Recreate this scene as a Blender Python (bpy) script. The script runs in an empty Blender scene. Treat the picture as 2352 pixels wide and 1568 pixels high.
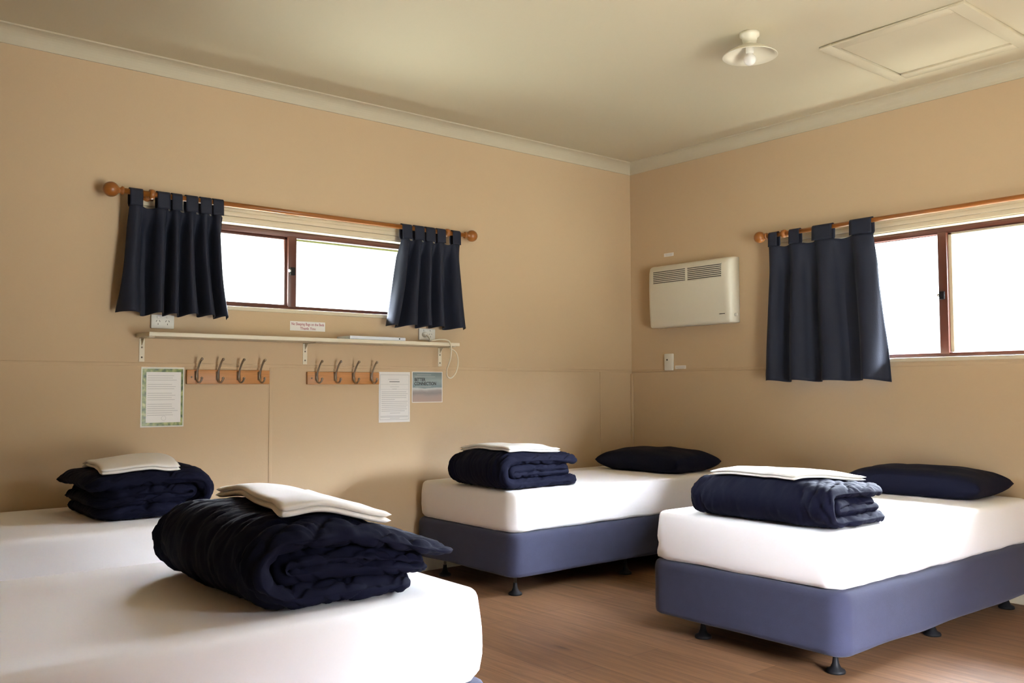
import bpy, bmesh, math, random
from mathutils import Vector, Matrix, noise
from mathutils.bvhtree import BVHTree
SC = bpy.context.scene
COL = SC.collection
random.seed(7)
PI = math.pi

# ------------------------------------------------------------------ camera
def basis(yaw, pitch, roll):
    f = Vector((math.cos(pitch)*math.sin(yaw), math.cos(pitch)*math.cos(yaw), math.sin(pitch)))
    r0 = Vector((math.cos(yaw), -math.sin(yaw), 0)); u0 = r0.cross(f)
    r = r0*math.cos(roll)+u0*math.sin(roll); u = u0*math.cos(roll)-r0*math.sin(roll)
    return r, u, f
r_, u_, f_ = basis(0.6873, 0.0518, -0.0029)
cd = bpy.data.cameras.new('camera'); cam = bpy.data.objects.new('camera', cd); COL.objects.link(cam)
cd.sensor_width = 36; cd.lens = 2086.0091/2352*36; cd.clip_start = 0.02
M = Matrix.Identity(4)
for i in range(3):
    M[i][0] = r_[i]; M[i][1] = u_[i]; M[i][2] = -f_[i]
M[0][3], M[1][3], M[2][3] = -4.8922, -4.5808, 1.0852
cam.matrix_world = M
SC.camera = cam

# ------------------------------------------------------------------ world, lights, exposure
SC.view_settings.view_transform = 'Standard'
SC.view_settings.look = 'None'
SC.view_settings.gamma = 1
SC.view_settings.use_curve_mapping = False
SC.view_settings.exposure = 0.36
wd = bpy.data.worlds.new('world'); SC.world = wd; wd.use_nodes = True
nt = wd.node_tree; nt.nodes.clear()
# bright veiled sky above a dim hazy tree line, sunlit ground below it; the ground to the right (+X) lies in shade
WORLD = 25.0
tc = nt.nodes.new('ShaderNodeTexCoord'); sp = nt.nodes.new('ShaderNodeSeparateXYZ')
bg = nt.nodes.new('ShaderNodeBackground'); wo = nt.nodes.new('ShaderNodeOutputWorld')
nt.links.new(tc.outputs['Generated'], sp.inputs[0]); nt.links.new(bg.outputs[0], wo.inputs[0]); bg.inputs[1].default_value = WORLD
def ramp(lo, hi, src):
    n = nt.nodes.new('ShaderNodeMapRange'); n.interpolation_type = 'SMOOTHSTEP'
    n.inputs[1].default_value = lo; n.inputs[2].default_value = hi; nt.links.new(src, n.inputs[0]); return n.outputs[0]
def vmix(fac, ca, cb):
    n = nt.nodes.new('ShaderNodeMix'); n.data_type = 'RGBA'; n.clamp_factor = True
    nt.links.new(fac, n.inputs[0])
    for i, c in ((6, ca), (7, cb)):
        if hasattr(c, 'links'): nt.links.new(c, n.inputs[i])
        else: n.inputs[i].default_value = tuple(c)+(1,)
    return n.outputs[2]
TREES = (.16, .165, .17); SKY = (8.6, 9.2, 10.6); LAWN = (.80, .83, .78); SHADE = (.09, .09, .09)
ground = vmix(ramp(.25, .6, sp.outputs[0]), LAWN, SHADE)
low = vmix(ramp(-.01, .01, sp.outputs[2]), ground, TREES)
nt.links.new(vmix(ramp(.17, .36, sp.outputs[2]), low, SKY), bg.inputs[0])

def portal(name, loc, rot, sx, sy):
    l = bpy.data.lights.new(name, 'AREA'); l.shape = 'RECTANGLE'; l.size = sx; l.size_y = sy
    l.cycles.is_portal = True
    o = bpy.data.objects.new(name, l); o.location = loc; o.rotation_euler = rot; COL.objects.link(o)
DOOR = (-3.0, -2.1)                           # doorway in the wall behind the camera, open to daylight
portal('door_daylight', ((DOOR[0]+DOOR[1])/2, -5.11, 1.03), (PI/2, 0, PI), DOOR[1]-DOOR[0], 2.05)
portal('left_window_daylight', (-2.6, 0.115, 1.74), (PI/2, 0, 0), 1.7, .45)
portal('right_window_daylight', (0.115, -2.3, 1.6), (PI/2, 0, -PI/2), 2.0, .7)

# ------------------------------------------------------------------ helpers
def lin(r, g, b):
    f = lambda c: (c/255/12.92) if c/255 <= .04045 else ((c/255+.055)/1.055)**2.4
    return (f(r), f(g), f(b), 1)
MATS = {}
def mat(name, col, rough=.6, metal=0, bump=0, bscale=60, var=0, vscale=3, sheen=0, spec=.5, stretch=(1, 1, 1)):
    m = bpy.data.materials.new(name); m.use_nodes = True; n = m.node_tree; b = n.nodes['Principled BSDF']
    b.inputs['Base Color'].default_value = col; b.inputs['Roughness'].default_value = rough
    b.inputs['Metallic'].default_value = metal; b.inputs['Specular IOR Level'].default_value = spec
    if sheen: b.inputs['Sheen Weight'].default_value = sheen; b.inputs['Sheen Roughness'].default_value = .4
    t = n.nodes.new('ShaderNodeTexCoord'); mp = n.nodes.new('ShaderNodeMapping'); mp.inputs['Scale'].default_value = stretch
    n.links.new(t.outputs['Object'], mp.inputs[0])
    if var:
        no = n.nodes.new('ShaderNodeTexNoise'); no.inputs['Scale'].default_value = vscale; no.inputs['Detail'].default_value = 4
        n.links.new(mp.outputs[0], no.inputs['Vector'])
        mx = n.nodes.new('ShaderNodeMix'); mx.data_type = 'RGBA'
        mx.inputs[6].default_value = tuple(c*(1-var) for c in col[:3])+(1,); mx.inputs[7].default_value = tuple(min(1, c*(1+var)) for c in col[:3])+(1,)
        n.links.new(no.outputs['Fac'], mx.inputs[0]); n.links.new(mx.outputs[2], b.inputs['Base Color'])
    if bump:
        no = n.nodes.new('ShaderNodeTexNoise'); no.inputs['Scale'].default_value = bscale; no.inputs['Detail'].default_value = 4
        n.links.new(mp.outputs[0], no.inputs['Vector'])
        bp = n.nodes.new('ShaderNodeBump'); bp.inputs['Strength'].default_value = bump; bp.inputs['Distance'].default_value = .01
        n.links.new(no.outputs['Fac'], bp.inputs['Height']); n.links.new(bp.outputs[0], b.inputs['Normal'])
    MATS[name] = m
    return m
m_wall = mat('wall_paint', (.535, .395, .245, 1), .75, bump=.04, bscale=90)
m_ceil = mat('ceiling_paint', (.56, .50, .36, 1), .8, bump=.03, bscale=70)
m_cornice = mat('cornice_paint', (.53, .475, .35, 1), .7)
m_cream = mat('cream_trim_paint', (.64, .56, .40, 1), .5)
m_shelf = mat('shelf_paint', (.70, .64, .50, 1), .45)
m_brown = mat('brown_window_metal', (.085, .022, .012, 1), .4)
m_rod = mat('stained_rod_wood', (.27, .092, .016, 1), .35, var=.3, vscale=8, stretch=(1, 1, 8))
m_curtain = mat('navy_curtain_cloth', (.0095, .0125, .026, 1), .7, bump=.15, bscale=350, sheen=.02, spec=.3)
m_duvet = mat('navy_duvet_cloth', (.0042, .005, .017, 1), .85, bump=.12, bscale=45, spec=.12)
m_pillow = mat('navy_pillow_cloth', (.0042, .005, .017, 1), .8, bump=.1, bscale=30, spec=.15)
m_sheet = mat('white_bed_sheet', (.92, .90, .90, 1), .85, bump=.06, bscale=14)
m_linen = mat('folded_white_linen', (.88, .85, .81, 1), .85, bump=.08, bscale=35)
m_base = mat('slate_blue_upholstery', (.026, .028, .060, 1), .9, bump=.2, bscale=500, var=.12, vscale=25, sheen=.12)
m_black = mat('black_plastic', (.006, .006, .007, 1), .6, spec=.2)
m_steel = mat('brushed_steel', (.42, .37, .30, 1), .32, 1)
m_bright_steel = mat('bright_steel', (.6, .6, .6, 1), .25, 1)
m_rail = mat('hook_rail_pine', (.46, .20, .055, 1), .45, var=.28, vscale=7, stretch=(1, 6, 22))
m_white = mat('white_plastic', (.72, .69, .62, 1), .4)
m_heater = mat('heater_enamel', (.70, .66, .55, 1), .38)
m_dark = mat('dark_slot', (.05, .045, .035, 1), .7)
m_screw = mat('screw_metal', (.18, .15, .12, 1), .4, 1)
m_paper = mat('white_paper', (.74, .72, .70, 1), .35, spec=.5)
m_ink = mat('grey_print', (.42, .41, .41, 1), .6)
m_inkd = mat('black_print', (.02, .02, .02, 1), .6)
m_inkr = mat('maroon_print', (.33, .06, .10, 1), .6)
m_device = mat('pale_silver_casing', (.66, .70, .78, 1), .35)
m_bulb = mat('frosted_bulb_glass', (.78, .76, .72, 1), .25)
m_shade = mat('white_lamp_shade', (.74, .69, .55, 1), .35)
m_green = mat('green_gutter_paint', (.035, .05, .012, 1), .5)
m_clear = mat('laminate_edge', (.72, .74, .68, 1), .12)

# clear pane
m_glass = bpy.data.materials.new('window_glass'); m_glass.use_nodes = True
n = m_glass.node_tree; n.nodes.clear()
tr = n.nodes.new('ShaderNodeBsdfTransparent'); gl = n.nodes.new('ShaderNodeBsdfGlossy'); gl.inputs['Roughness'].default_value = .02
mx = n.nodes.new('ShaderNodeMixShader'); mx.inputs[0].default_value = .05; ou = n.nodes.new('ShaderNodeOutputMaterial')
tr.inputs[0].default_value = (.95, .97, .96, 1)
n.links.new(tr.outputs[0], mx.inputs[1]); n.links.new(gl.outputs[0], mx.inputs[2]); n.links.new(mx.outputs[0], ou.inputs[0])

# floor planks running along Y
def floor_material():
    m = bpy.data.materials.new('wood_plank_floor'); m.use_nodes = True; n = m.node_tree; b = n.nodes['Principled BSDF']; L = n.links.new
    t = n.nodes.new('ShaderNodeTexCoord'); mp = n.nodes.new('ShaderNodeMapping'); mp.inputs['Rotation'].default_value = (0, 0, PI/2)
    L(t.outputs['Object'], mp.inputs[0])
    br = n.nodes.new('ShaderNodeTexBrick'); br.offset = .37; br.inputs['Scale'].default_value = 1
    br.inputs['Brick Width'].default_value = 1.22; br.inputs['Row Height'].default_value = .18; br.inputs['Mortar Size'].default_value = .0013
    br.inputs['Mortar Smooth'].default_value = .3
    br.inputs['Color1'].default_value = (.165, .086, .042, 1); br.inputs['Color2'].default_value = (.235, .130, .070, 1); br.inputs['Mortar'].default_value = (.065, .034, .017, 1)
    L(mp.outputs[0], br.inputs['Vector'])
    m2 = n.nodes.new('ShaderNodeMapping'); m2.inputs['Scale'].default_value = (26, 1.4, 1); L(t.outputs['Object'], m2.inputs[0])
    no = n.nodes.new('ShaderNodeTexNoise'); no.inputs['Scale'].default_value = 1.6; no.inputs['Detail'].default_value = 8; no.inputs['Roughness'].default_value = .62; no.inputs['Distortion'].default_value = .6
    L(m2.outputs[0], no.inputs['Vector'])
    cr = n.nodes.new('ShaderNodeValToRGB'); cr.color_ramp.elements[0].position = .25; cr.color_ramp.elements[0].color = (.55, .5, .46, 1)
    cr.color_ramp.elements[1].position = .7; cr.color_ramp.elements[1].color = (1.18, 1.15, 1.1, 1)
    L(no.outputs['Fac'], cr.inputs[0])
    mu = n.nodes.new('ShaderNodeMix'); mu.data_type = 'RGBA'; mu.blend_type = 'MULTIPLY'; mu.inputs[0].default_value = 1
    L(br.outputs['Color'], mu.inputs[6]); L(cr.outputs[0], mu.inputs[7])
    # sparse dark knots
    m3 = n.nodes.new('ShaderNodeMapping'); m3.inputs['Scale'].default_value = (6, 1.3, 1); L(t.outputs['Object'], m3.inputs[0])
    vo = n.nodes.new('ShaderNodeTexVoronoi'); vo.inputs['Scale'].default_value = 1.3; L(m3.outputs[0], vo.inputs['Vector'])
    kr = n.nodes.new('ShaderNodeValToRGB'); kr.color_ramp.elements[0].position = .03; kr.color_ramp.elements[0].color = (.35, .32, .3, 1)
    kr.color_ramp.elements[1].position = .12; kr.color_ramp.elements[1].color = (1, 1, 1, 1); L(vo.outputs['Distance'], kr.inputs[0])
    mk = n.nodes.new('ShaderNodeMix'); mk.data_type = 'RGBA'; mk.blend_type = 'MULTIPLY'; mk.inputs[0].default_value = .8
    L(mu.outputs[2], mk.inputs[6]); L(kr.outputs[0], mk.inputs[7]); L(mk.outputs[2], b.inputs['Base Color'])
    b.inputs['Roughness'].default_value = .5; b.inputs['Specular IOR Level'].default_value = .25
    bp = n.nodes.new('ShaderNodeBump'); bp.inputs['Strength'].default_value = .12; bp.inputs['Distance'].default_value = .004
    L(no.outputs['Fac'], bp.inputs['Height']); L(bp.outputs[0], b.inputs['Normal'])
    return m
m_floor = floor_material()

def link(name, me, m, parent=None, smooth=False):
    o = bpy.data.objects.new(name, me); COL.objects.link(o)
    if m is not None and not me.materials: me.materials.append(m)
    if smooth:
        for p in me.polygons: p.use_smooth = True
    if parent is not None:
        o.parent = parent; o.matrix_parent_inverse = parent.matrix_world.inverted() if False else Matrix.Translation(-parent.location) if parent.type == 'EMPTY' and parent.rotation_euler.z == 0 else Matrix.Identity(4)
    return o
def build(name, bm, m, parent=None, smooth=False, bevel=0, seg=2):
    bmesh.ops.remove_doubles(bm, verts=bm.verts, dist=1e-6)
    bmesh.ops.recalc_face_normals(bm, faces=bm.faces)
    me = bpy.data.meshes.new(name); bm.to_mesh(me); bm.free()
    o = link(name, me, m, parent, smooth)
    if bevel:
        b = o.modifiers.new('bevel', 'BEVEL'); b.width = bevel; b.segments = seg; b.limit_method = 'ANGLE'; b.angle_limit = .7
        for p in me.polygons: p.use_smooth = True
    return o
def tag(o, label, cat, group=None):
    o['label'] = label; o['category'] = cat
    if group: o['group'] = group
    return o
def thing(name, label, cat, loc=(0, 0, 0), group=None):
    o = bpy.data.objects.new(name, None); COL.objects.link(o); o.location = loc; o.empty_display_size = .1
    return tag(o, label, cat, group)
def struct(o): o['kind'] = 'structure'; return o

def box(bm, x0, x1, y0, y1, z0, z1):
    v = [bm.verts.new((x, y, z)) for x in (x0, x1) for y in (y0, y1) for z in (z0, z1)]
    for f in ((0, 1, 3, 2), (4, 6, 7, 5), (0, 4, 5, 1), (2, 3, 7, 6), (0, 2, 6, 4), (1, 5, 7, 3)):
        bm.faces.new([v[i] for i in f])
def B_(*boxes):
    bm = bmesh.new()
    for b in boxes: box(bm, *b)
    return bm
def skin_rings(bm, rings, closed=True, cap0=True, cap1=True):
    R = [[bm.verts.new(p) for p in r] for r in rings]; n = len(R[0])
    for a, b in zip(R, R[1:]):
        for i in range(n if closed else n-1):
            j = (i+1) % n
            try: bm.faces.new((a[i], a[j], b[j], b[i]))
            except ValueError: pass
    if cap0 and closed: bm.faces.new(R[0][::-1])
    if cap1 and closed: bm.faces.new(R[-1])
    return R
def lathe(bm, prof, centre, axis='z', n=24):
    c = Vector(centre); rings = []
    for r, h in prof:
        ring = []
        for k in range(n):
            a = 2*PI*k/n; p, q_ = r*math.cos(a), r*math.sin(a)
            ring.append(c+(Vector((p, q_, h)) if axis == 'z' else Vector((h, p, q_)) if axis == 'x' else Vector((p, h, q_))))
        rings.append(ring)
    skin_rings(bm, rings)
def tube(bm, pts, rad, n=10):
    pts = [Vector(p) for p in pts]; rings = []; up = None
    for i, p in enumerate(pts):
        t = (pts[min(i+1, len(pts)-1)]-pts[max(i-1, 0)]).normalized()
        if up is None: up = Vector((0, 0, 1)) if abs(t.z) < .9 else Vector((1, 0, 0))
        s = t.cross(up).normalized(); up = s.cross(t).normalized()
        r = rad[i] if isinstance(rad, (list, tuple)) else rad
        rings.append([p+s*r*math.cos(2*PI*k/n)+up*r*math.sin(2*PI*k/n) for k in range(n)])
    skin_rings(bm, rings)
def smooth_path(P, per=8):
    P = [Vector(p) for p in P]; out = []
    for i in range(len(P)-1):
        p0, p1, p2, p3 = P[max(i-1, 0)], P[i], P[i+1], P[min(i+2, len(P)-1)]
        for k in range(per):
            t = k/per
            out.append(.5*((2*p1)+(p2-p0)*t+(2*p0-5*p1+4*p2-p3)*t*t+(3*p1-p0-3*p2+p3)*t**3))
    out.append(P[-1]); return out
def sst(a, b, x):
    t = max(0, min(1, (x-a)/(b-a))); return t*t*(3-2*t)
def text(name, s, size, loc, wall, m, parent, bold=0, width=None):
    c = bpy.data.curves.new(name, 'FONT'); c.body = s; c.size = size; c.align_x = 'CENTER'; c.align_y = 'CENTER'; c.offset = bold; c.extrude = .0002
    o = bpy.data.objects.new(name, c); COL.objects.link(o)
    bpy.context.view_layer.update()
    me = bpy.data.meshes.new_from_object(o.evaluated_get(bpy.context.evaluated_depsgraph_get()))
    bpy.data.objects.remove(o); bpy.data.curves.remove(c)
    if width:
        w = max(v.co.x for v in me.vertices)-min(v.co.x for v in me.vertices)
        me.transform(Matrix.Diagonal((width/w, 1, 1, 1)))
    rot = Matrix.Rotation(PI/2, 4, 'X') if wall == 'A' else Matrix.Rotation(-PI/2, 4, 'Z') @ Matrix.Rotation(PI/2, 4, 'X')
    me.transform(Matrix.Translation(loc) @ rot); me.name = name; me.materials.clear()
    return link(name, me, m, parent)

# ------------------------------------------------------------------ room shell
XL, YB, H = -5.45, -5.0, 2.73
T = .12
WA = (-3.46, -1.74, 1.517, 1.96)              # window opening, left wall (x0 x1 z0 z1)
WB = (-3.32, -1.28, 1.247, 1.962)             # window opening, right wall (y0 y1 z0 z1)
struct(build('floor', B_((XL-T, T, YB-T, T, -.1, 0)), m_floor))
struct(build('ceiling', B_((XL-T, T, YB-T, T, H, H+.1)), m_ceil))
x0, x1, z0, z1 = WA
struct(build('wall_left', B_((XL-T, x0, 0, T, 0, H), (x1, T, 0, T, 0, H), (x0, x1, 0, T, 0, z0), (x0, x1, 0, T, z1, H)), m_wall))
y0, y1, z0, z1 = WB
struct(build('wall_right', B_((0, T, YB-T, y0, 0, H), (0, T, y1, 0, 0, H), (0, T, y0, y1, 0, z0), (0, T, y0, y1, z1, H)), m_wall))
struct(build('wall_rear', B_((XL, DOOR[0], YB-T, YB, 0, H), (DOOR[1], 0, YB-T, YB, 0, H), (DOOR[0], DOOR[1], YB-T, YB, 2.05, H)), m_wall))
struct(build('shading_wall', B_((-3.14, -3.02, YB, -4.55, 0, H)), m_wall))       # unseen wall stub, added to keep doorway light off the left beds
struct(build('wall_side', B_((XL-T, XL, YB-T, 0, 0, H)), m_wall))

# cornices: cove profile
def cornice(name, a, b, inward):
    a, b, w = Vector(a), Vector(b), Vector(inward); S = .075; prof = [(0, 0)]
    pr = [(0, H-S)]+[(.008, H-S)]+[(S-.004-(S-.012)*math.cos(t*PI/2/8), H-S+.002+(S-.010)*math.sin(t*PI/2/8)) for t in range(9)]+[(S, H-.007), (S, H), (0, H)]
    bm = bmesh.new()
    skin_rings(bm, [[Vector((p.x, p.y, 0))+w*o+Vector((0, 0, z)) for o, z in pr] for p in (a, b)])
    return struct(build(name, bm, m_cornice))
cornice('trim_1', (XL, 0, 0), (0, 0, 0), (0, -1, 0)); cornice('trim_2', (0, 0, 0), (0, YB, 0), (-1, 0, 0))
cornice('trim_3', (XL, YB, 0), (0, YB, 0), (0, 1, 0)); cornice('trim_4', (XL, 0, 0), (XL, YB, 0), (1, 0, 0))
# dado strips and the thin cover strips of the wall sheets
D = 1.209
struct(build('trim_5', B_((XL, 0, -.005, 0, D-.009, D+.009)), m_wall, bevel=.002))
struct(build('trim_6', B_((-.005, 0, YB, -.005, D-.009, D+.009)), m_wall, bevel=.002))
struct(build('trim_7', B_((-2.812, -2.794, -.003, 0, .08, D-.009)), m_wall, bevel=.001))
struct(build('trim_8', B_((-.33, -.312, -.003, 0, .08, D-.009)), m_wall, bevel=.001))
struct(build('trim_9', B_((-.018, 0, -.018, 0, .08, D-.02)), m_wall, bevel=.004))
struct(build('baseboard_left', B_((XL, 0, -.014, 0, 0, .085)), m_cream, bevel=.004))
struct(build('baseboard_right', B_((-.014, 0, YB, -.014, 0, .085)), m_cream, bevel=.004))

# ------------------------------------------------------------------ windows
def window(name, wall, a0, a1, z0, z1, mull, latch_z, sash_first):
    """wall A: a is x, depth is +y.  wall B: a is -y (so a grows to the right), depth is +x."""
    root = bpy.data.objects.new(name, None); COL.objects.link(root); struct(root)
    def mp(b):
        p0, p1, d0, d1, q0, q1 = b
        return (p0, p1, d0, d1, q0, q1) if wall == 'A' else (d0, d1, -p1, -p0, q0, q1)
    def part(nm, m, *bs, parent=root, bevel=.002):
        return build(nm, B_(*[mp(b) for b in bs]), m, parent, bevel=bevel)
    F = .034; d0, d1 = .055, .105
    part('frame', m_brown, (a0, a1, d0, d1, z1-F, z1), (a0, a1, d0, d1, z0, z0+.026), (a0, a0+F, d0, d1, z0+.026, z1-F), (a1-F, a1, d0, d1, z0+.026, z1-F))
    part('mullion', m_brown, (mull-.024, mull+.024, d0-.004, d1-.01, z0+.02, z1-F+.005))
    part('sash_frame', m_cream if wall == 'B' else m_brown, *(((a0+F, mull, .075, .09, z1-F-.014, z1-F), (a0+F, mull, .075, .09, z0+.02, z0+.034), (mull-.036, mull-.02, .075, .09, z0+.03, z1-F)) if sash_first else
         ((mull+.02, mull+.042, .075, .09, z0+.03, z1-F), (mull, a1-F, .075, .09, z1-F-.012, z1-F))))
    part('glass_pane', m_glass, (a0+F, mull, .080, .084, z0+.026, z1-F), bevel=0)
    part('glass_pane', m_glass, (mull, a1-F, .092, .096, z0+.026, z1-F), bevel=0)
    la = part('latch', m_black, (mull-.018, mull+.012, d0-.018, d0-.003, latch_z-.022, latch_z+.022), bevel=.004); la['label'] = 'black window latch'
    k = part('catch', m_bright_steel, (mull-.026, mull-.016, d0-.024, d0-.006, latch_z-.006, latch_z+.010), parent=la, bevel=.003)
    # moulded head board, jamb boards, sill board on the room side
    part('head_architrave', m_cream, (a0-.05, a1+.05, -.012, 0, z1+.003, z1+.030), (a0-.05, a1+.05, -.018, 0, z1+.030, z1+.055), (a0-.05, a1+.05, -.012, 0, z1+.055, z1+.075), bevel=.003)
    part('jamb_lining', m_cream, (a0-.03, a0+.004, -.008, .06, z0, z1+.003), (a1-.004, a1+.03, -.008, .06, z0, z1+.003))
    part('head_lining', m_cream, (a0, a1, -.008, .06, z1-.004, z1+.004))
    part('sill_board', m_cream, (a0-.04, a1+.04, -.016, .06, z0-.019, z0+.002), bevel=.003)
    return root
window('window_1', 'A', WA[0], WA[1], WA[2], WA[3], -2.66, 1.735, True)
window('window_2', 'B', -WB[1], -WB[0], WB[2], WB[3], 2.262, 1.585, False)
# eaves outside: green gutter and soffit above each window
struct(build('trim_10', B_((XL-.6, .75, .62, .74, 2.008, 2.2), (XL-.6, .75, T, .62, 2.19, 2.215)), m_green))
struct(build('trim_11', B_((.62, .74, -6, .62, 2.14, 2.26), (T, .62, -6, .62, 2.25, 2.275)), m_green))
struct(build('sky_block_roof', B_((XL-.6, .6, YB-2.6, YB-T, 2.2, 2.28)), m_green))   # unseen veranda roof, added to cut high sky light through the doorway

# ------------------------------------------------------------------ curtain rods
def rod(name, wall, a0, a1, z, brackets, label):
    off = .09
    W = lambda a, d, zz: Vector((a, -d, zz)) if wall == 'A' else Vector((-d, -a, zz))
    t = thing(name, label, 'curtain rod', W((a0+a1)/2, off, z), 'timber curtain rods')
    ax = 'x' if wall == 'A' else 'y'; sg = 1 if wall == 'A' else -1
    bm = bmesh.new(); lathe(bm, [(.0135, sg*0), (.0135, sg*(a1-a0))], W(a0, off, z), ax, 20); build('pole', bm, m_rod, t, True)
    for a, s in ((a0, -1), (a1, 1)):
        s *= sg
        pr = [(.014, 0), (.02, .002), (.021, .010), (.014, .016), (.013, .022), (.018, .026)]
        for k in range(1, 12):
            th = PI*(1-k/12)*.86; pr.append((.036*math.sin(th+.0), .026+.034-.036*math.cos(PI-th)*-1 if False else .060-.036*math.cos(PI-th)*1))
        pr = sorted(pr[:6], key=lambda p: p[1])+[(.036*math.sin(PI*k/12), .058-.036*math.cos(PI*k/12)) for k in range(2, 12)]+[(.002, .094)]
        bm = bmesh.new(); lathe(bm, [(r, s*h) for r, h in pr], W(a, off, z), ax, 24); build('finial', bm, m_rod, t, True)
    for a in brackets:
        bm = bmesh.new()
        lathe(bm, [(.013, -.012*0-.013), (.023, -.011), (.025, 0), (.023, .011), (.013, .013)], W(a, off, z), ax, 20)
        pth = [(.034, 0), (.034, .012), (.016, .02), (.012, .045), (.014, .075)]
        if wall == 'A': lathe(bm, [(r, -h) for r, h in pth], W(a, 0, z-.004), 'y', 20)
        else: lathe(bm, [(r, -h) for r, h in pth], W(a, 0, z-.004), 'x', 20)
        build('bracket', bm, m_rod, t, True)
    return t
rod('curtain_rod', 'A', -3.60, -1.585, 2.033, (-3.47, -1.712), 'brown timber curtain rod with ball ends above the shelf wall window')
rod('curtain_rod', 'B', 1.245, 3.50, 2.030, (1.365, 3.38), 'brown timber curtain rod above the window to the right of the heater')

# ------------------------------------------------------------------ curtains
def curtain(wall, top, bot, zrod, ztop, zbot, tabs, label, seed, amp=.034, folds=None, lift=0):
    off = .09
    def W(a, d, z): return Vector((a, -d, z)) if wall == 'A' else Vector((-d, -a, z))
    t = thing('curtain', label, 'curtain', W((top[0]+top[1])/2, off, zbot), 'navy tab top curtains')
    cs = [c for c, w in tabs]; NU, NV = 150, 44
    us = [(c-top[0])/(top[1]-top[0]) for c in cs]
    def phase(u):
        if u <= us[0]: return (u-us[0])/max(us[1]-us[0], .01)
        for i in range(len(us)-1):
            if u <= us[i+1]: return i+(u-us[i])/(us[i+1]-us[i])
        return len(us)-1+(u-us[-1])/max(us[-1]-us[-2], .01)
    bm = bmesh.new(); grid = []
    for j in range(NV+1):
        v = j/NV; row = []
        for i in range(NU+1):
            u = i/NU; ph = phase(u); fl = v**1.35
            a = (top[0]+(top[1]-top[0])*u)*(1-fl)+(bot[0]+(bot[1]-bot[0])*u)*fl
            ph2 = ph+.38*noise.noise((u*2.3+seed, v*.9, seed))*v
            c = math.cos(2*PI*ph2)
            c = math.copysign(abs(c)**.75, c)
            am = amp*(1.0+.45*v)*(1+.35*noise.noise((ph2*.9, seed*3.1, 0)))
            d = off+.019+am*(c-1.0)*(.95*(.35+.65*min(1, v*5)))+.010*v*noise.noise((u*5+seed, v*2, 3))
            d += .014*v
            crease = .010*noise.noise((u*9+seed, v*1.6, 7.7))*(1-abs(v-.45))
            d = max(d+crease, .026)
            a += .006*math.sin(2*PI*ph2)*v
            sag = .013*(1-math.cos(2*PI*ph))/2*(1-v)
            hem = lift*v*v*(0)+.010*v**3*noise.noise((u*4+seed, 2, 0))+.006*v**3*c
            z = ztop+(zbot-ztop)*v-sag+hem
            row.append(bm.verts.new(W(a, d, z)))
        grid.append(row)
    for j in range(NV):
        for i in range(NU): bm.faces.new((grid[j][i], grid[j][i+1], grid[j+1][i+1], grid[j+1][i]))
    o = build('curtain_panel', bm, m_curtain, t, True)
    s = o.modifiers.new('thick', 'SOLIDIFY'); s.thickness = .0022; s.offset = 0
    for c, w in tabs:
        bm = bmesh.new(); r = .0188
        pth = [(off+r+.003, ztop-.008), (off+r+.002, ztop+.004), (off+r, zrod)]+[(off+r*math.cos(k*PI/8), zrod+r*math.sin(k*PI/8)) for k in range(1, 8)]+[(off-r, zrod), (off-r+.001, ztop+.004), (off-r+.014, ztop-.012)]
        rows = []
        for d, z in pth:
            rows.append([bm.verts.new(W(c+w*(k/6-.5), d+.0012*noise.noise((c*20+k, z*20, seed)), z)) for k in range(7)])
        for a, b in zip(rows, rows[1:]):
            for k in range(6): bm.faces.new((a[k], a[k+1], b[k+1], b[k]))
        ob = build('tab', bm, m_curtain, t, True)
        s = ob.modifiers.new('thick', 'SOLIDIFY'); s.thickness = .003; s.offset = 0
    return t
curtain('A', (-3.575, -3.116), (-3.612, -3.066), 2.033, 1.975, 1.452, [(-3.546, .06), (-3.417, .062), (-3.352, .05), (-3.278, .06), (-3.208, .056), (-3.144, .054)],
        'navy tab top curtain bunched at the left end of the shelf wall window', 1.7)
curtain('A', (-2.042, -1.625), (-2.125, -1.562), 2.033, 1.972, 1.452, [(-2.012, .066), (-1.925, .066), (-1.846, .066), (-1.768, .06), (-1.655, .058)],
        'navy tab top curtain at the window end nearest the room corner', 5.2)
curtain('B', (1.262, 1.945), (1.222, 1.996), 2.030, 1.965, 1.126, [(1.294, .062), (1.444, .07), (1.632, .13), (1.876, .135)],
        'longer navy curtain with wide folds to the right of the heater', 9.4, amp=.042)

# ------------------------------------------------------------------ shelf, brackets and what lies on it
sh = thing('wall_shelf', 'long cream timber shelf on steel brackets below the left window', 'shelf', (-2.6, 0, 1.338))
build('shelf_board', B_((-3.505, -1.70, -.2, 0, 1.338, 1.358)), m_shelf, sh, bevel=.002)
for bx in (-3.476, -2.606, -1.706):
    bm = bmesh.new()
    box(bm, bx-.013, bx+.013, -.003, 0, 1.222, 1.336); box(bm, bx-.013, bx+.013, -.15, 0, 1.3345, 1.3378)
    skin_rings(bm, [[(bx+s, -.003, 1.30), (bx+s, -.003, 1.336), (bx+s, -.040, 1.336)] for s in (-.0015, .0015)])
    br = build('bracket', bm, m_shelf, sh, bevel=.001)
    for zz in (1.243, 1.292):
        bm = bmesh.new(); lathe(bm, [(.0045, 0), (.004, -.002), (.001, -.0026)], (bx, -.003, zz), 'y', 12)
        build('screw', bm, m_screw, br, True)
dv = thing('flat_device', 'slim pale silver device lying on the shelf', 'device', (-2.24, -.11, 1.358))
build('casing', B_((-2.43, -2.07, -.185, -.035, 1.3582, 1.378)), m_device, dv, bevel=.004)
bm = bmesh.new(); lathe(bm, [(.004, 0), (.004, -.001)], (-2.112, -.185, 1.369), 'y', 12); build('button', bm, m_black, dv)

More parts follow.
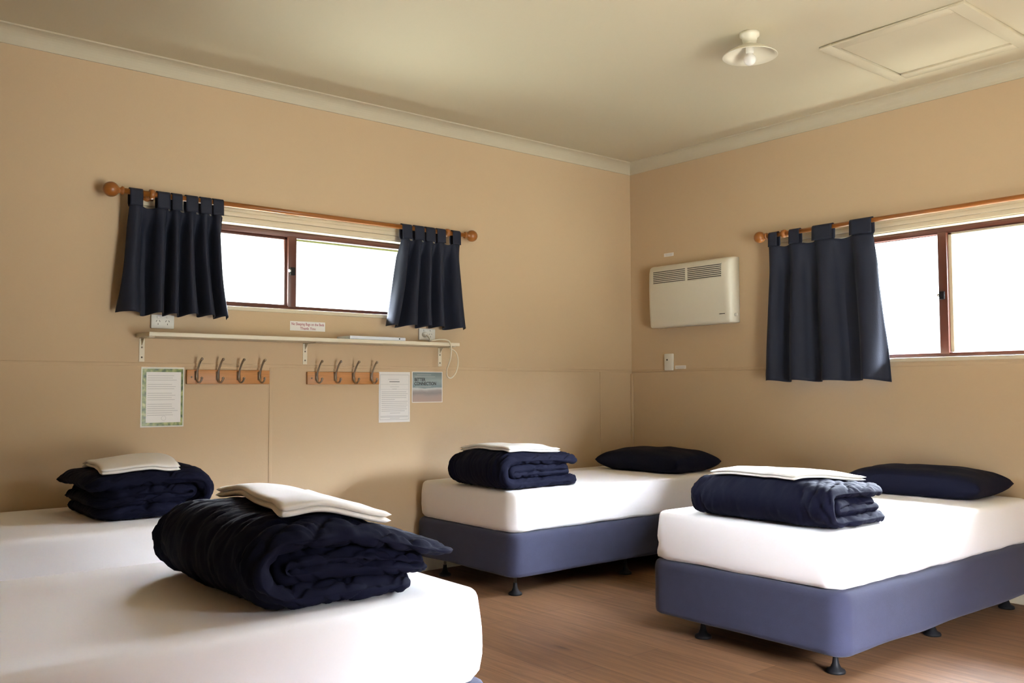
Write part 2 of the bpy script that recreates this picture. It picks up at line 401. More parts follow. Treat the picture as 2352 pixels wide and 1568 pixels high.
def outlet(name, x0, x1, z0, z1, label):
    t = thing(name, label, 'power outlet', ((x0+x1)/2, 0, z0), 'double power outlets on the left wall')
    build('face_plate', B_((x0, x1, -.012, 0, z0, z1)), m_white, t, bevel=.004)
    w = x1-x0
    for fx in (.3, .7):
        cx = x0+w*fx; cz = z0+.030
        bm = bmesh.new()
        for s in (-1, 1):
            skin_rings(bm, [[(cx+s*.0075+s*.003*k-.0013, y, cz+.004-.004*k+.004), (cx+s*.0075+s*.003*k+.0013, y, cz+.004-.004*k+.004)] for k in (0, 0)] if False else
                       [[(cx+s*.0055-.0014, y, cz+.011), (cx+s*.0055+.0014, y, cz+.011), (cx+s*.0095+.0014, y, cz+.003), (cx+s*.0095-.0014, y, cz+.003)] for y in (-.0118, -.0124)])
        box(bm, cx-.0014, cx+.0014, -.0124, -.0118, cz-.012, cz-.004)
        build('socket', bm, m_dark, t)
        build('switch', B_((cx-.006, cx+.006, -.0155, -.011, z1-.016, z1-.007)), m_white, t, bevel=.001)
    return t
outlet('power_outlet', -3.438, -3.324, 1.387, 1.455, 'white double power outlet above the left end of the shelf')
outlet('power_outlet', -1.864, -1.746, 1.379, 1.449, 'white double power outlet with a plug, right end of the shelf')
cb = thing('cable', 'white cable looping off the right end of the shelf', 'cable', (-1.82, -.03, 1.40))
bm = bmesh.new(); lathe(bm, [(.016, -.0125), (.017, -.022), (.014, -.036), (.006, -.040)], (-1.829, 0, 1.412), 'y', 20); build('plug', bm, m_white, cb, True)
path = smooth_path([(-1.829, -.038, 1.410), (-1.832, -.075, 1.385), (-1.86, -.12, 1.366), (-1.90, -.17, 1.363), (-1.895, -.20, 1.366), (-1.84, -.208, 1.374), (-1.785, -.208, 1.366), (-1.772, -.214, 1.325),
                    (-1.768, -.20, 1.26), (-1.772, -.17, 1.20), (-1.748, -.14, 1.160), (-1.706, -.12, 1.150), (-1.660, -.10, 1.178), (-1.634, -.09, 1.225), (-1.630, -.085, 1.27), (-1.645, -.08, 1.31), (-1.675, -.06, 1.332)], 7)
bm = bmesh.new(); tube(bm, path, .0042, 10); build('cord', bm, m_shelf, cb, True)

# ------------------------------------------------------------------ coat hook rails
def hook_rail(x0, x1, z0, z1, hx, label, screws):
    t = thing('hook_rail', label, 'coat hooks', ((x0+x1)/2, 0, z0), 'timber coat hook rails')
    build('backboard', B_((x0, x1, -.018, 0, z0, z1)), m_rail, t, bevel=.002)
    for x in hx:
        bm = bmesh.new(); zb = z0+.008
        up = smooth_path([(x-.004, -.0205, zb+.030), (x-.004, -.024, zb+.045), (x-.001, -.034, zb+.075), (x+.004, -.052, zb+.108), (x+.007, -.064, zb+.118)], 6)
        tube(bm, up, [.0045+.0012*(i/(len(up)-1)) for i in range(len(up))], 10)
        lathe(bm, [(.001, .008), (.006, .006), (.0075, 0), (.006, -.005), (.001, -.007)], (x+.007, -.064, zb+.118), 'y', 12)
        lo = smooth_path([(x-.004, -.0205, zb+.046), (x-.004, -.022, zb+.022), (x-.002, -.030, zb+.005), (x+.002, -.046, zb), (x+.006, -.058, zb+.010), (x+.008, -.061, zb+.020)], 6)
        tube(bm, lo, .005, 10)
        box(bm, x-.013, x+.005, -.0215, -.018, zb+.012, zb+.056)
        lathe(bm, [(.001, .006), (.0058, .004), (.0068, 0), (.0058, -.004), (.001, -.006)], (x+.008, -.061, zb+.022), 'y', 12)
        build('hook', bm, m_steel, t, True)
    for x, zz in screws:
        bm = bmesh.new(); lathe(bm, [(.0045, 0), (.004, -.002), (.001, -.0026)], (x, -.018, zz), 'y', 12); build('screw', bm, m_screw, t, True)
hook_rail(-3.259, -2.818, 1.113, 1.185, (-3.208, -3.098, -2.987, -2.873), 'timber coat hook rail with four steel hooks beside the green bordered notice', ((-3.236, 1.148),))
hook_rail(-2.598, -2.143, 1.112, 1.181, (-2.540, -2.425, -2.310, -2.193), 'timber coat hook rail with four steel hooks left of the plain white notice', ((-2.572, 1.146),))

# ------------------------------------------------------------------ notices
def bars(rows, y0, y1):
    return B_(*[(a, b, y0, y1, z-h/2, z+h/2) for a, b, z, h in rows])
sg_ = thing('wall_sign', 'small white sign with maroon lettering under the left window', 'sign', (-2.59, 0, 1.43))
build('card', B_((-2.696, -2.485, -.0015, 0, 1.4055, 1.457)), m_paper, sg_)
text('lettering', 'No Sleeping Bags on the Beds', .021, (-2.59, -.0018, 1.4415), 'A', m_inkr, sg_, .0002, .196)
text('lettering', 'Thank You', .021, (-2.59, -.0018, 1.4185), 'A', m_inkr, sg_, .0002)

# laminated notice with a leafy border
p1 = thing('laminated_notice', 'laminated notice with green leafy border beside the coat hooks', 'notice', (-3.372, 0, .9))
build('laminate_sheet', B_((-3.477, -3.267, -.0016, 0, .901, 1.196)), m_clear, p1)
def leafy():
    m = bpy.data.materials.new('leaf_photo_print'); m.use_nodes = True; n = m.node_tree; b = n.nodes['Principled BSDF']
    t = n.nodes.new('ShaderNodeTexCoord'); no = n.nodes.new('ShaderNodeTexNoise'); no.inputs['Scale'].default_value = 45; no.inputs['Detail'].default_value = 3
    r = n.nodes.new('ShaderNodeValToRGB'); e = r.color_ramp.elements
    e[0].position = .3; e[0].color = (.03, .055, .02, 1); e[1].position = .75; e[1].color = (.42, .44, .16, 1); x = e.new(.5); x.color = (.17, .22, .06, 1)
    n.links.new(t.outputs['Object'], no.inputs['Vector']); n.links.new(no.outputs['Fac'], r.inputs[0]); n.links.new(r.outputs[0], b.inputs['Base Color'])
    b.inputs['Roughness'].default_value = .2
    return m
build('picture_border', B_((-3.471, -3.273, -.0021, -.0014, .907, 1.188)), leafy(), p1)
build('page', B_((-3.452, -3.283, -.0027, -.002, .923, 1.172)), m_paper, p1)
rows = []; zz = 1.154
for k in range(19):
    if k not in (3, 7, 12): rows.append((-3.446, -3.446+.155*random.uniform(.75, 1), zz, .0022))
    zz -= .0108
build('printed_lines', bars(rows, -.0030, -.0026), m_ink, p1)
bm = bmesh.new(); tube(bm, [(-3.366+.011*math.cos(k*PI/12), -.0028, .944+.011*math.sin(k*PI/12)) for k in range(25)], .0006, 6); build('emblem', bm, m_ink, p1)

p2 = thing('paper_notice', 'white typed notice with thin grey border between hooks and poster', 'notice', (-2.03, 0, .89))
build('page', B_((-2.136, -1.922, -.0018, 0, .890, 1.185)), m_paper, p2)
fr = [(-2.128, -1.930, 1.168, .002), (-2.128, -1.930, .906, .002)]
bm = bars(fr, -.0022, -.0016); box(bm, -2.129, -2.127, -.0022, -.0016, .906, 1.168); box(bm, -1.931, -1.929, -.0022, -.0016, .906, 1.168)
build('printed_border', bm, m_ink, p2)
rows = [(-2.075, -2.0, 1.142, .002), (-2.05, -2.01, 1.112, .002), (-2.06, -2.0, 1.098, .002), (-2.045, -2.015, 1.085, .002), (-2.124, -1.934, 1.112, .0012), (-2.124, -1.934, 1.083, .0012)]
zz = 1.068
for k in range(11):
    rows.append((-2.118, -2.118+random.choice((.18, .175, .16, .09, .17)), zz, .0024)); zz -= .0112
rows += [(-2.06, -1.99, .944, .0024), (-2.124, -1.936, .926, .0026), (-2.124, -1.936, .920, .0020), (-2.06, -1.995, .913, .0022)]
build('printed_lines', bars(rows, -.0022, -.0016), m_ink, p2)
build('printed_heading', bars([(-2.065, -1.995, 1.128, .0034)], -.0022, -.0016), m_inkd, p2)

p3 = thing('poster', 'square poster of a pale beach under grey sky, bold black heading', 'poster', (-1.797, 0, 1.003))
build('border', B_((-1.908, -1.686, -.0016, 0, 1.003, 1.189)), m_paper, p3)
def beach():
    m = bpy.data.materials.new('beach_photo_print'); m.use_nodes = True; n = m.node_tree; b = n.nodes['Principled BSDF']; L = n.links.new
    t = n.nodes.new('ShaderNodeTexCoord'); s = n.nodes.new('ShaderNodeSeparateXYZ'); L(t.outputs['Object'], s.inputs[0])
    no = n.nodes.new('ShaderNodeTexNoise'); no.inputs['Scale'].default_value = 22; no.inputs['Detail'].default_value = 4
    mp = n.nodes.new('ShaderNodeMapping'); mp.inputs['Scale'].default_value = (.45, 1, 1.3); mp.inputs['Rotation'].default_value = (0, .35, 0); L(t.outputs['Object'], mp.inputs[0]); L(mp.outputs[0], no.inputs['Vector'])
    mr = n.nodes.new('ShaderNodeMapRange'); mr.inputs[1].default_value = 0; mr.inputs[2].default_value = .186; L(s.outputs[2], mr.inputs[0])
    ad = n.nodes.new('ShaderNodeMath'); ad.operation = 'MULTIPLY_ADD'; ad.inputs[1].default_value = .16; L(no.outputs['Fac'], ad.inputs[0]); L(mr.outputs[0], ad.inputs[2])
    r = n.nodes.new('ShaderNodeValToRGB'); e = r.color_ramp.elements
    e[0].position = .05; e[0].color = (.42, .30, .25, 1); e[1].position = .98; e[1].color = (.16, .21, .21, 1)
    for p, c in ((.28, (.36, .28, .25, 1)), (.38, (.24, .22, .21, 1)), (.46, (.34, .30, .29, 1)), (.53, (.52, .52, .52, 1)), (.58, (.17, .24, .26, 1)), (.78, (.28, .34, .34, 1))):
        x = e.new(p); x.color = c
    L(ad.outputs[0], r.inputs[0]); L(r.outputs[0], b.inputs['Base Color']); b.inputs['Roughness'].default_value = .3
    return m
pic = bmesh.new(); box(pic, -.106, .106, -.0005, .0002, .004, .182)
po = build('picture', pic, beach(), p3); po.matrix_parent_inverse = Matrix.Identity(4); po.location = (0, -.0017, 0)
text('lettering', 'BETTER', .027, (-1.852, -.0024, 1.140), 'A', m_inkd, p3, .0007, .078)
text('lettering', 'CONNECTION', .027, (-1.812, -.0024, 1.116), 'A', m_inkd, p3, .0007, .157)
build('printed_lines', bars([(-1.872, -1.77, 1.170, .0022), (-1.885, -1.74, 1.158, .0026), (-1.885, -1.77, 1.098, .0026)], -.0026, -.0021), m_ink, p3)

# ------------------------------------------------------------------ panel heater on the right wall
ht = thing('panel_heater', 'white slatted wall panel heater near the room corner', 'heater', (0, -.60, 1.505))
def heater_ring(y, inset):
    pr = [(.0, 1.508), (.070, 1.506), (.088, 1.512), (.092, 1.53), (.100, 1.66), (.103, 1.78), (.100, 1.89), (.090, 1.925), (.072, 1.938), (.030, 1.944), (0, 1.944)]
    cz = 1.725
    return [(-max(0, d-inset*(1 if d > .05 else 0)), y, cz+(z-cz)*(1-inset*.9)) for d, z in pr]
bm = bmesh.new()
ys = [(-.250, .035), (-.254, .018), (-.266, .005), (-.285, 0), (-.60, 0), (-.915, 0), (-.940, .004), (-.956, .016), (-.962, .035)]
skin_rings(bm, [heater_ring(y, i) for y, i in ys])
build('heater_body', bm, m_heater, ht, True)
def dfront(z):   # front surface depth
    pts = [(1.53, .092), (1.66, .100), (1.78, .103), (1.89, .100)]
    for (a, p), (b, q_) in zip(pts, pts[1:]):
        if z <= b: return p+(q_-p)*(z-a)/(b-a)
    return .1
g = B_(*[(-dfront(1.815)-.0012, -.09, -.600, -.310, 1.808, 1.900), (-dfront(1.815)-.0012, -.09, -.895, -.616, 1.808, 1.900)])
gr = build('grille', g, m_dark, ht)
for k in range(8):
    zc = 1.8105+k*.0125
    build('slat', B_((-.1075, -.100, -.601, -.309, zc-.0032, zc+.0032), (-.1075, -.100, -.896, -.615, zc-.0032, zc+.0032)), m_heater, gr, bevel=.001)
build('grille_divider', B_((-.1078, -.1, -.6165, -.5995, 1.806, 1.902)), m_heater, gr)
build('badge', B_((-.0975, -.094, -.915, -.872, 1.5665, 1.5705)), m_dark, ht)
bm = bmesh.new(); lathe(bm, [(.011, -.955), (.011, -.975), (.008, -.978)], (-.05, 0, 1.56), 'y', 16); build('control_knob', bm, m_white, ht, True)

lb = tag(build('wall_label', B_((-.001, 0, -.41, -.322, 2.012, 2.036)), m_paper, None), 'tiny pale label stuck on the wall above the heater', 'label', 'small stuck on labels')
lk = build('printed_lines', B_((-.0014, -.0009, -.400, -.332, 2.027, 2.029), (-.0014, -.0009, -.395, -.337, 2.019, 2.021)), m_ink, lb)
lb2 = tag(build('wall_label', B_((-.001, 0, -.508, -.412, 1.212, 1.242)), m_paper, None), 'tiny white label beside the single switch plate', 'label', 'small stuck on labels')
lk2 = build('printed_lines', B_((-.0014, -.0009, -.50, -.42, 1.232, 1.234), (-.0014, -.0009, -.50, -.42, 1.226, 1.228), (-.0014, -.0009, -.49, -.43, 1.219, 1.221)), m_ink, lb2)
sw = thing('switch_plate', 'white vertical switch plate on the wall below the heater', 'switch', (0, -.365, 1.21))
build('face_plate', B_((-.020, 0, -.402, -.328, 1.209, 1.326)), m_white, sw, bevel=.004)
bm = bmesh.new(); lathe(bm, [(.006, -.0195), (.006, -.0215), (.003, -.0235)], (0, -.356, 1.283), 'x', 14); build('button', bm, m_dark, sw, True)

# ------------------------------------------------------------------ ceiling light and hatch
LX, LY = -1.412, -2.085
cl = thing('ceiling_light', 'white saucer shaped ceiling light with a bare bulb', 'ceiling light', (LX, LY, H))
bm = bmesh.new(); lathe(bm, [(.045, H), (.045, H-.016), (.036, H-.022), (.030, H-.050), (.034, H-.052), (.034, H-.060), (.022, H-.062)], (LX, LY, 0), 'z', 32); build('base', bm, m_shade, cl, True)
bm = bmesh.new()
prof = [(.020, H-.052), (.04, H-.060), (.075, H-.076), (.105, H-.094), (.124, H-.108), (.126, H-.111), (.123, H-.112), (.103, H-.099), (.073, H-.081), (.038, H-.065), (.018, H-.058)]
lathe(bm, prof, (LX, LY, 0), 'z', 48)
build('lamp_shade', bm, m_shade, cl, True)
bm = bmesh.new(); lathe(bm, [(.018, H-.056), (.018, H-.092), (.014, H-.098)], (LX, LY, 0), 'z', 24); build('bulb_holder', bm, m_white, cl, True)
bm = bmesh.new(); lathe(bm, [(.012, H-.094), (.015, H-.099)]+[(.028*math.sin(a), H-.126+.028*math.cos(a)) for a in [PI*k/14 for k in range(3, 14)]]+[(.0015, H-.1542)], (LX, LY, 0), 'z', 28); build('bulb', bm, m_bulb, cl, True)

hc = thing('ceiling_hatch', 'square framed access hatch in the ceiling near the light', 'hatch', (-.65, -2.54, H))
bm = bmesh.new(); hx0, hx1, hy0, hy1 = -1.005, -.282, -2.88, -2.19; w_ = .068
box(bm, hx0, hx1, hy0, hy0+w_, H-.016, H); box(bm, hx0, hx1, hy1-w_, hy1, H-.016, H); box(bm, hx0, hx0+w_, hy0+w_, hy1-w_, H-.016, H); box(bm, hx1-w_, hx1, hy0+w_, hy1-w_, H-.016, H)
build('hatch_frame', bm, m_ceil, hc, bevel=.003)
build('hatch_panel', B_((hx0+w_, hx1-w_, hy0+w_, hy1-w_, H-.005, H)), m_ceil, hc)

# ------------------------------------------------------------------ beds
def rrect(x0, x1, y0, y1, r, na=8, nx=40, ny=22):
    pts = []
    def edge(a, b, n):
        for k in range(n): pts.append(tuple(a[i]+(b[i]-a[i])*k/n for i in (0, 1)))
    def arc(cx, cy, a0):
        for k in range(na): a = a0+PI/2*k/na; pts.append((cx+r*math.cos(a), cy+r*math.sin(a)))
    edge((x0+r, y0), (x1-r, y0), nx); arc(x1-r, y0+r, -PI/2)
    edge((x1, y0+r), (x1, y1-r), ny); arc(x1-r, y1-r, 0)
    edge((x1-r, y1), (x0+r, y1), nx); arc(x0+r, y1-r, PI/2)
    edge((x0, y1-r), (x0, y0+r), ny); arc(x0+r, y0+r, PI)
    return pts
def corner_w(x, y, b):
    return max(0, 1-min(abs(x-b[0]), abs(x-b[1]))/.30)*max(0, 1-min(abs(y-b[2]), abs(y-b[3]))/.30) if b else 0
def bed(label, b, zt, zm, zb, seed, rot=0, legs=None):
    x0, x1, y0, y1 = b; cx, cy = (x0+x1)/2, (y0+y1)/2
    t = thing('single_bed', label, 'bed', (cx, cy, 0), 'single beds with white sheets')
    # upholstered base
    rings = []
    for d, z in [(.05, zb+.004), (.012, zb), (.003, zb+.006), (0, zb+.02)]+[(0, zb+.02+(zm-zb-.05)*k/10) for k in range(1, 11)]+[(.002, zm-.016), (.008, zm-.004), (.022, zm+.004), (.06, zm+.006)]:
        o = rrect(x0+d, x1-d, y0+d, y1-d, max(.07-d, .02)); ring = []
        for i, (x, y) in enumerate(o):
            v = (z-zb)/(zm-zb); s = i*.05
            w = .0035*noise.noise((x*2.2+seed, y*2.2, z*9))+.0030*noise.noise((x*3+seed, y*3, z*42))*(1-abs(2*v-1))
            n_ = Vector((x-cx, (y-cy)*2, 0)).normalized()
            ring.append((x+n_.x*w, y+n_.y*w, z+(.006*noise.noise((x*3, y*3, seed)) if z < zb+.02 else 0)))
        rings.append(ring)
    bm = bmesh.new(); skin_rings(bm, rings); build('bed_base', bm, m_base, t, True)
    # mattress in its fitted sheet
    rings = []; ins = .012
    prof = [(.05, zm+.004), (.022, zm+.006), (.008, zm+.012), (.0, zm+.026)]
    hh = zt-zm
    prof += [(-.006*math.sin(PI*k/8), zm+.026+(hh-.065)*k/8) for k in range(1, 9)]
    prof += [(.002, zt-.022), (.006, zt-.012), (.013, zt-.0055), (.024, zt-.0015), (.05, zt)]
    prof += [(.05+.36*k/10, zt+.002*math.sin(PI/2*k/10)) for k in range(1, 11)]
    for d, z in prof:
        d2 = d+ins; o = rrect(x0+d2, x1-d2, y0+d2, y1-d2, max(.085-d2*.9, .012)); ring = []
        for i, (x, y) in enumerate(o):
            v = (z-zm)/hh; low = max(0, 1-v*1.6); n_ = Vector((x-cx, (y-cy)*2, 0)).normalized(); cw = corner_w(x, y, b)
            s = x*1.0+y*1.0
            if d < .05:
                w = .007*low*noise.noise((x*34+seed, y*34, z*5))+0.018*cw*low*noise.noise((x*26+seed+z*16, y*26+z*16, z*4))+.004*noise.noise((x*3+seed, y*3, z*6))
                w += .004*(1-abs(2*v-1))*noise.noise((x*7+z*9+seed, y*7+z*9, z*3))
                ring.append((x+n_.x*w, y+n_.y*w, z+.006*low*noise.noise((x*6, y*6, seed))*(1 if v < .12 else 0)))
            else:
                ring.append((x, y, z+.0022*noise.noise((x*3.2+seed, y*5, 0))+.0014*noise.noise((x*13+seed, y*4, 4))))
        rings.append(ring)
    bm = bmesh.new(); skin_rings(bm, rings)
    m = build('mattress', bm, m_sheet, t, True); m['label'] = 'mattress under a white fitted sheet'
    for lx, ly in (legs or [(x0+.10, y0+.10), (x0+.10, y1-.17), (cx, y0+.10), (cx, y1-.17), (x1-.10, y0+.10), (x1-.10, y1-.17)]):
        bm = bmesh.new()
        lathe(bm, [(.036, 0), (.037, .006), (.034, .012), (.020, .020), (.013, .036), (.010, .058), (.011, .062)], (lx, ly, 0), 'z', 20)
        lg = build('leg', bm, m_black, t, True)
        bm = bmesh.new(); lathe(bm, [(.008, .060), (.008, zb-.004), (.022, zb-.003), (.022, zb+.002)], (lx, ly, 0), 'z', 14); s_ = build('stem', bm, m_steel, lg, True)
        s_.matrix_parent_inverse = lg.matrix_parent_inverse.inverted() if False else Matrix.Identity(4)
    return t
ZT = .546
bed('single bed tucked in the corner under the heater', (-1.90, -.022, -.935, -.022), ZT, .328, .108, 2.0)
bed('single bed at right with bright white sheet, head under the right window', (-1.812, -.03, -2.735, -1.788), .538, .322, .090, 7.0, legs=[(-1.70, -2.635), (-1.70, -2.0), (-.90, -2.62), (-.90, -2.0), (-.14, -2.62), (-.14, -2.0)])
bed('nearest single bed, at front left, with the large duvet on its foot end', (-5.32, -3.405, -2.705, -1.715), .565, .326, .10, 13.0)
bed('single bed along the wall under the coat hooks, behind the nearest bed', (-5.30, -3.40, -.935, -.022), .552, .33, .10, 21.0)

# ------------------------------------------------------------------ folded duvets
def duvet(label, b, z0, Ht, seed, mirror=False, ends=(1.0, .93, .9, .84), taper=.35, slant=0.0, puff=1.0, twist=0, ripple=1.0, tip=1.5, blunt=1.25):
    """b: x0 x1 y0 y1; the folded edge is the x0 side (x1 when mirrored), the open layers face the other way."""
    x0, x1, y0, y1 = b; W = x1-x0; cx, cy = (x0+x1)/2, (y0+y1)/2; hl = (y1-y0)/2
    ho, hi = Ht*.155, Ht*.120
    def cpath(h_out, rad, xl, lt, lb, ztop, zbot):
        """C path: from the open end of the top layer, round the fold, to the open end of the bottom layer"""
        p = []; n1 = 66
        for k in range(n1): p.append((lt+(xl+rad-lt)*k/n1, ztop))
        for k in range(17): a = PI/2+PI*k/16; p.append((xl+rad+rad*math.cos(a)*1.15, (ztop+zbot)/2+(ztop-zbot)/2*math.sin(a)))
        for k in range(1, n1+1): p.append((xl+rad+(lb-xl-rad)*k/n1, zbot))
        return p
    paths = []
    Ro = Ht/2-ho
    paths.append((cpath(ho, Ro, ho*1.1, W*ends[0], W*ends[3], Ht-ho, ho), ho*1.13))
    zi = 2*ho+hi
    paths.append((cpath(hi, max(Ht/2-zi, .004), 2.1*ho+hi, W*ends[1], W*ends[2], Ht-zi, zi), hi*1.34))
    bm = bmesh.new(); NS = 116
    for pi_, (pth, hh) in enumerate(paths):
        n = len(pth); rings = []
        cum = [0]
        for a, c in zip(pth, pth[1:]): cum.append(cum[-1]+math.hypot(c[0]-a[0], c[1]-a[1]))
        Ltot = cum[-1]
        for j in range(NS+1):
            w = -1+2*j/NS; w = math.copysign(1-(1-abs(w))**1.35, w)
            row_t, row_b = [], []
            for i in range(n):
                s = cum[i]; e_ = min(s, Ltot-s)
                x, z = pth[i]
                a, c = pth[max(i-1, 0)], pth[min(i+1, n-1)]
                tx, tz = c[0]-a[0], c[1]-a[1]; l = math.hypot(tx, tz) or 1; nx, nz = tz/l, -tx/l   # outward for the C
                endr = math.sqrt(max(0, 1-max(0, 1-e_/(hh*(tip if s < Ltot/2 and pi_ == 0 else blunt)))**2.2))
                ext = hl*(1-.03+.045*noise.noise((s*5+seed, pi_*4.0, math.copysign(3, w)))+.03*noise.noise((s*17+seed, pi_*4.0, math.copysign(5, w)))-.03*pi_)
                ext *= 1-.30*max(0, 1-e_/.085)**2.2*(.55 if pi_ == 0 and s < Ltot/2 else 1)
                ee = max(0, 1-(1-abs(w))*hl/(hh*1.25)) if (1-abs(w))*hl < hh*1.25 else 0
                we = math.sqrt(max(0, 1-ee**2.5))
                h = hh*min(endr, we) if endr*we == 0 else hh*endr*we
                puffn = 1+.22*puff*noise.noise((s*6+seed, w*2.2, pi_*5.0))
                h *= puffn
                y = cy+w*ext
                edge = .35+.65*sst(.35, 1, abs(w))
                for sd, row in ((1, row_t), (-1, row_b)):
                    cr = 0
                    q1 = noise.noise((s*9+w*5+seed*1.3, w*3.5, pi_+sd*.7)); q2 = noise.noise((s*22-w*9+seed, w*9, 3+pi_+sd*.4))
                    q3 = noise.noise((s*13+seed, w*hl*46, 9+pi_))
                    cr -= (.015*(1-abs(q1))**7+.010*(1-abs(q2))**6)*edge*ripple
                    cr += .0035*q3*edge*ripple
                    hr = h+cr*min(1, h/(hh*.5)); hr = max(hr, .0008)
                    X = x+nx*hr*sd; Z = z+nz*hr*sd
                    # compress the stack toward the open side
                    u = max(0, min(1, X/W)); k = 1-taper*sst(.35, 1.05, u)
                    crown = 1-.10*abs(w)**3
                    Z = Z*k*crown
                    Z = max(Z, .001)
                    yy = y+slant*(X-W/2)+.010*noise.noise((X*7, Z*14+seed, pi_))
                    row.append((X, yy, Z))
            rings.append(row_t+row_b[::-1])
        out = []
        for r in rings:
            rr = []
            for X, Y, Z in r:
                if mirror: X = W-X
                X -= W/2; Y -= cy
                ca, sa = math.cos(twist), math.sin(twist)
                rr.append((cx+X*ca-Y*sa, cy+X*sa+Y*ca, z0+Z))
            out.append(rr)
        skin_rings(bm, out)
    bmesh.ops.recalc_face_normals(bm, faces=bm.faces)
    o = build('folded_duvet', bm, m_duvet, None, True)
    tag(o, label, 'duvet', 'folded navy duvets')
    return o
d4 = duvet('large folded navy duvet on the nearest bed at front left', (-4.045, -3.445, -2.635, -1.93), .571, .212, 3.1, ends=(1.0, .88, .90, .80), taper=.50, tip=1.9, ripple=1.25)
d2 = duvet('folded navy duvet on the corner bed under the heater', (-1.915, -1.325, -.875, -.36), .552, .195, 8.4, ends=(.98, .90, .92, 1.0), taper=.12, ripple=.8)
d3 = duvet('folded navy duvet on the brightly lit bed at right', (-1.79, -1.315, -2.69, -1.99), .544, .175, 15.7, ends=(.97, .86, .92, 1.0), taper=.1, ripple=.8)
d1 = duvet('folded navy duvet on the bed under the coat hooks', (-3.90, -3.385, -.745, -.17), .558, .205, 27.3, mirror=True, ends=(1.0, .9, .95, .92), taper=.12)

# ------------------------------------------------------------------ folded sheets on the duvets
def folded_linen(label, quad, under, seed, th=.026, layers=2):
    """quad: four corners (back-left, front-left, front-right, back-right)"""
    me = under.data; bvh = BVHTree.FromPolygons([v.co.copy() for v in me.vertices], [tuple(p.vertices) for p in me.polygons])
    NU, NV = 30, 40
    def P(u, v):
        a, b_, c, d = [Vector(q_) for q_ in quad]
        return (a*(1-u)+d*u)*(1-v)+(b_*(1-u)+c*u)*v
    Zs = [[0]*(NU+1) for _ in range(NV+1)]
    for j in range(NV+1):
        for i in range(NU+1):
            p = P(i/NU, j/NV); h = bvh.ray_cast(Vector((p.x, p.y, 2)), Vector((0, 0, -1)))
            Zs[j][i] = h[0].z if h[0] is not None else None
    flat = [z for r in Zs for z in r if z is not None]; mn = max(flat)-.06
    Zs = [[max(z, mn) if z is not None else mn for z in r] for r in Zs]
    raw = [r[:] for r in Zs]
    for _ in range(5):
        Zs = [[sum(Zs[min(max(j+b_, 0), NV)][min(max(i+a, 0), NU)] for a in (-1, 0, 1) for b_ in (-1, 0, 1))/9 for i in range(NU+1)] for j in range(NV+1)]
    lift = sorted(raw[j][i]-Zs[j][i] for j in range(NV+1) for i in range(NU+1))[-1]
    bm = bmesh.new(); t = th/layers
    for k in range(layers):
        o = random.uniform(-.003, .003); o2 = random.uniform(-.003, .003); rings = []
        def pt(u, v, dz):
            p = P(min(max(u, 0), 1), min(max(v, 0), 1)); i, j = min(int(round(min(max(u, 0), 1)*NU)), NU), min(int(round(min(max(v, 0), 1)*NV)), NV)
            z = Zs[j][i]+lift+.002+k*t+dz+.0015*noise.noise((p.x*9+seed, p.y*9, .25))
            return Vector((p.x+o+.003*noise.noise((p.y*14, k, seed)), p.y+o2+.003*noise.noise((p.x*14, k, seed)), z))
        top, bot = [], []
        for j in range(NV+1):
            for i in range(NU+1):
                edge = min(i, NU-i, 2)/2; ev = min(j, NV-j, 2)/2
                q_ = math.sqrt(max(0, 1-(1-min(edge, ev))**2))*.5*t*1.06
                top.append(bm.verts.new(pt(i/NU, j/NV, t/2+q_))); bot.append(bm.verts.new(pt(i/NU, j/NV, t/2-q_)))
        I = lambda i, j: j*(NU+1)+i
        for j in range(NV):
            for i in range(NU):
                bm.faces.new((top[I(i, j)], top[I(i+1, j)], top[I(i+1, j+1)], top[I(i, j+1)])); bm.faces.new((bot[I(i, j)], bot[I(i, j+1)], bot[I(i+1, j+1)], bot[I(i+1, j)]))
    o = build('folded_sheet', bm, m_linen, None, True)
    return tag(o, label, 'bed linen', 'folded white sheets')
folded_linen('folded white sheet on the large duvet of the nearest bed', [(-3.865, -1.96), (-3.945, -2.56), (-3.645, -2.575), (-3.555, -1.94)], d4, 2.2, .030)
folded_linen('folded white sheet on the duvet of the corner bed', [(-1.86, -.42), (-1.83, -.82), (-1.47, -.83), (-1.44, -.40)], d2, 5.5)
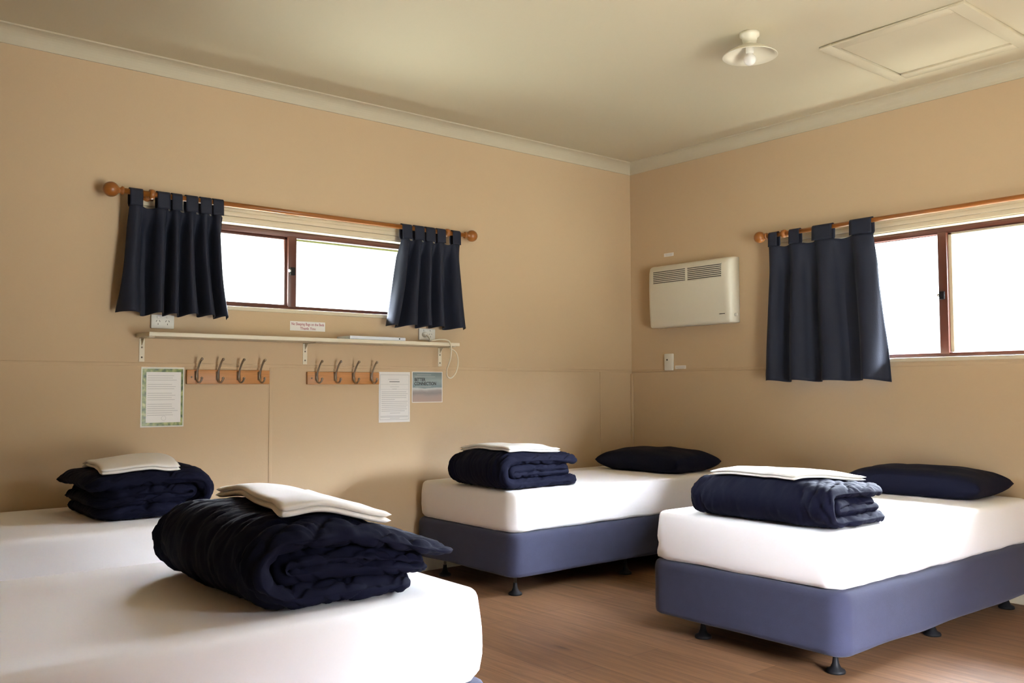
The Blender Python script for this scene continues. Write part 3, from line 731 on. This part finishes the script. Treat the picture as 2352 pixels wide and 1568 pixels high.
folded_linen('folded white sheet on the duvet of the brightly lit right bed', [(-1.74, -2.08), (-1.745, -2.50), (-1.38, -2.60), (-1.43, -2.12)], d3, 9.1, .022)
folded_linen('folded cream white sheet on the duvet under the coat hooks', [(-3.79, -.20), (-3.845, -.70), (-3.535, -.73), (-3.48, -.22)], d1, 12.6)

# ------------------------------------------------------------------ pillows
def pillow(label, c, size, ht, rz, seed):
    NX, NY = 60, 44; L, W = size; bm = bmesh.new(); top, bot = {}, {}
    ca, sa = math.cos(rz), math.sin(rz)
    for j in range(NY+1):
        for i in range(NX+1):
            u, v = -1+2*i/NX, -1+2*j/NY
            cu, cv = 1-.07*(1-abs(v)**2)*abs(u)**6*0-.05*(1-v*v)*u*u, 1-.06*(1-u*u)*v*v
            x, y = u*L/2*cu, v*W/2*cv
            pr = (max(0, 1-abs(u)**2.6)*max(0, 1-abs(v)**2.6))**.34
            wr = .007*noise.noise((x*7+seed, y*13, 0))+.005*(1-abs(noise.noise((x*10+y*6+seed, y*4, 2))))**4*(1-pr)
            e0 = .40*ht; zt_ = e0+(ht-e0)*pr+(wr*pr*1.2)
            zb_ = e0*(1-min(1, pr*1.5))
            if i in (0, NX) or j in (0, NY): zt_ = zb_ = e0+.004*noise.noise((x*8, y*8, seed))
            X, Y = c[0]+x*ca-y*sa, c[1]+x*sa+y*ca
            vt = bm.verts.new((X, Y, c[2]+zt_)); top[i, j] = vt
            bot[i, j] = vt if (i in (0, NX) or j in (0, NY)) else bm.verts.new((X, Y, c[2]+max(zb_, .001)))
    for j in range(NY):
        for i in range(NX):
            bm.faces.new((top[i, j], top[i+1, j], top[i+1, j+1], top[i, j+1])); bm.faces.new((bot[i, j], bot[i, j+1], bot[i+1, j+1], bot[i+1, j]))
    return tag(build('pillow', bm, m_pillow, None, True), label, 'pillow', 'navy pillows')
pillow('dark navy pillow at the head of the corner bed', (-.33, -.53, .552), (.68, .47), .145, PI/2+.05, 1.2)
pillow('navy pillow at the head of the bright right bed', (-.255, -2.285, .544), (.70, .45), .14, PI/2+.06, 6.6)
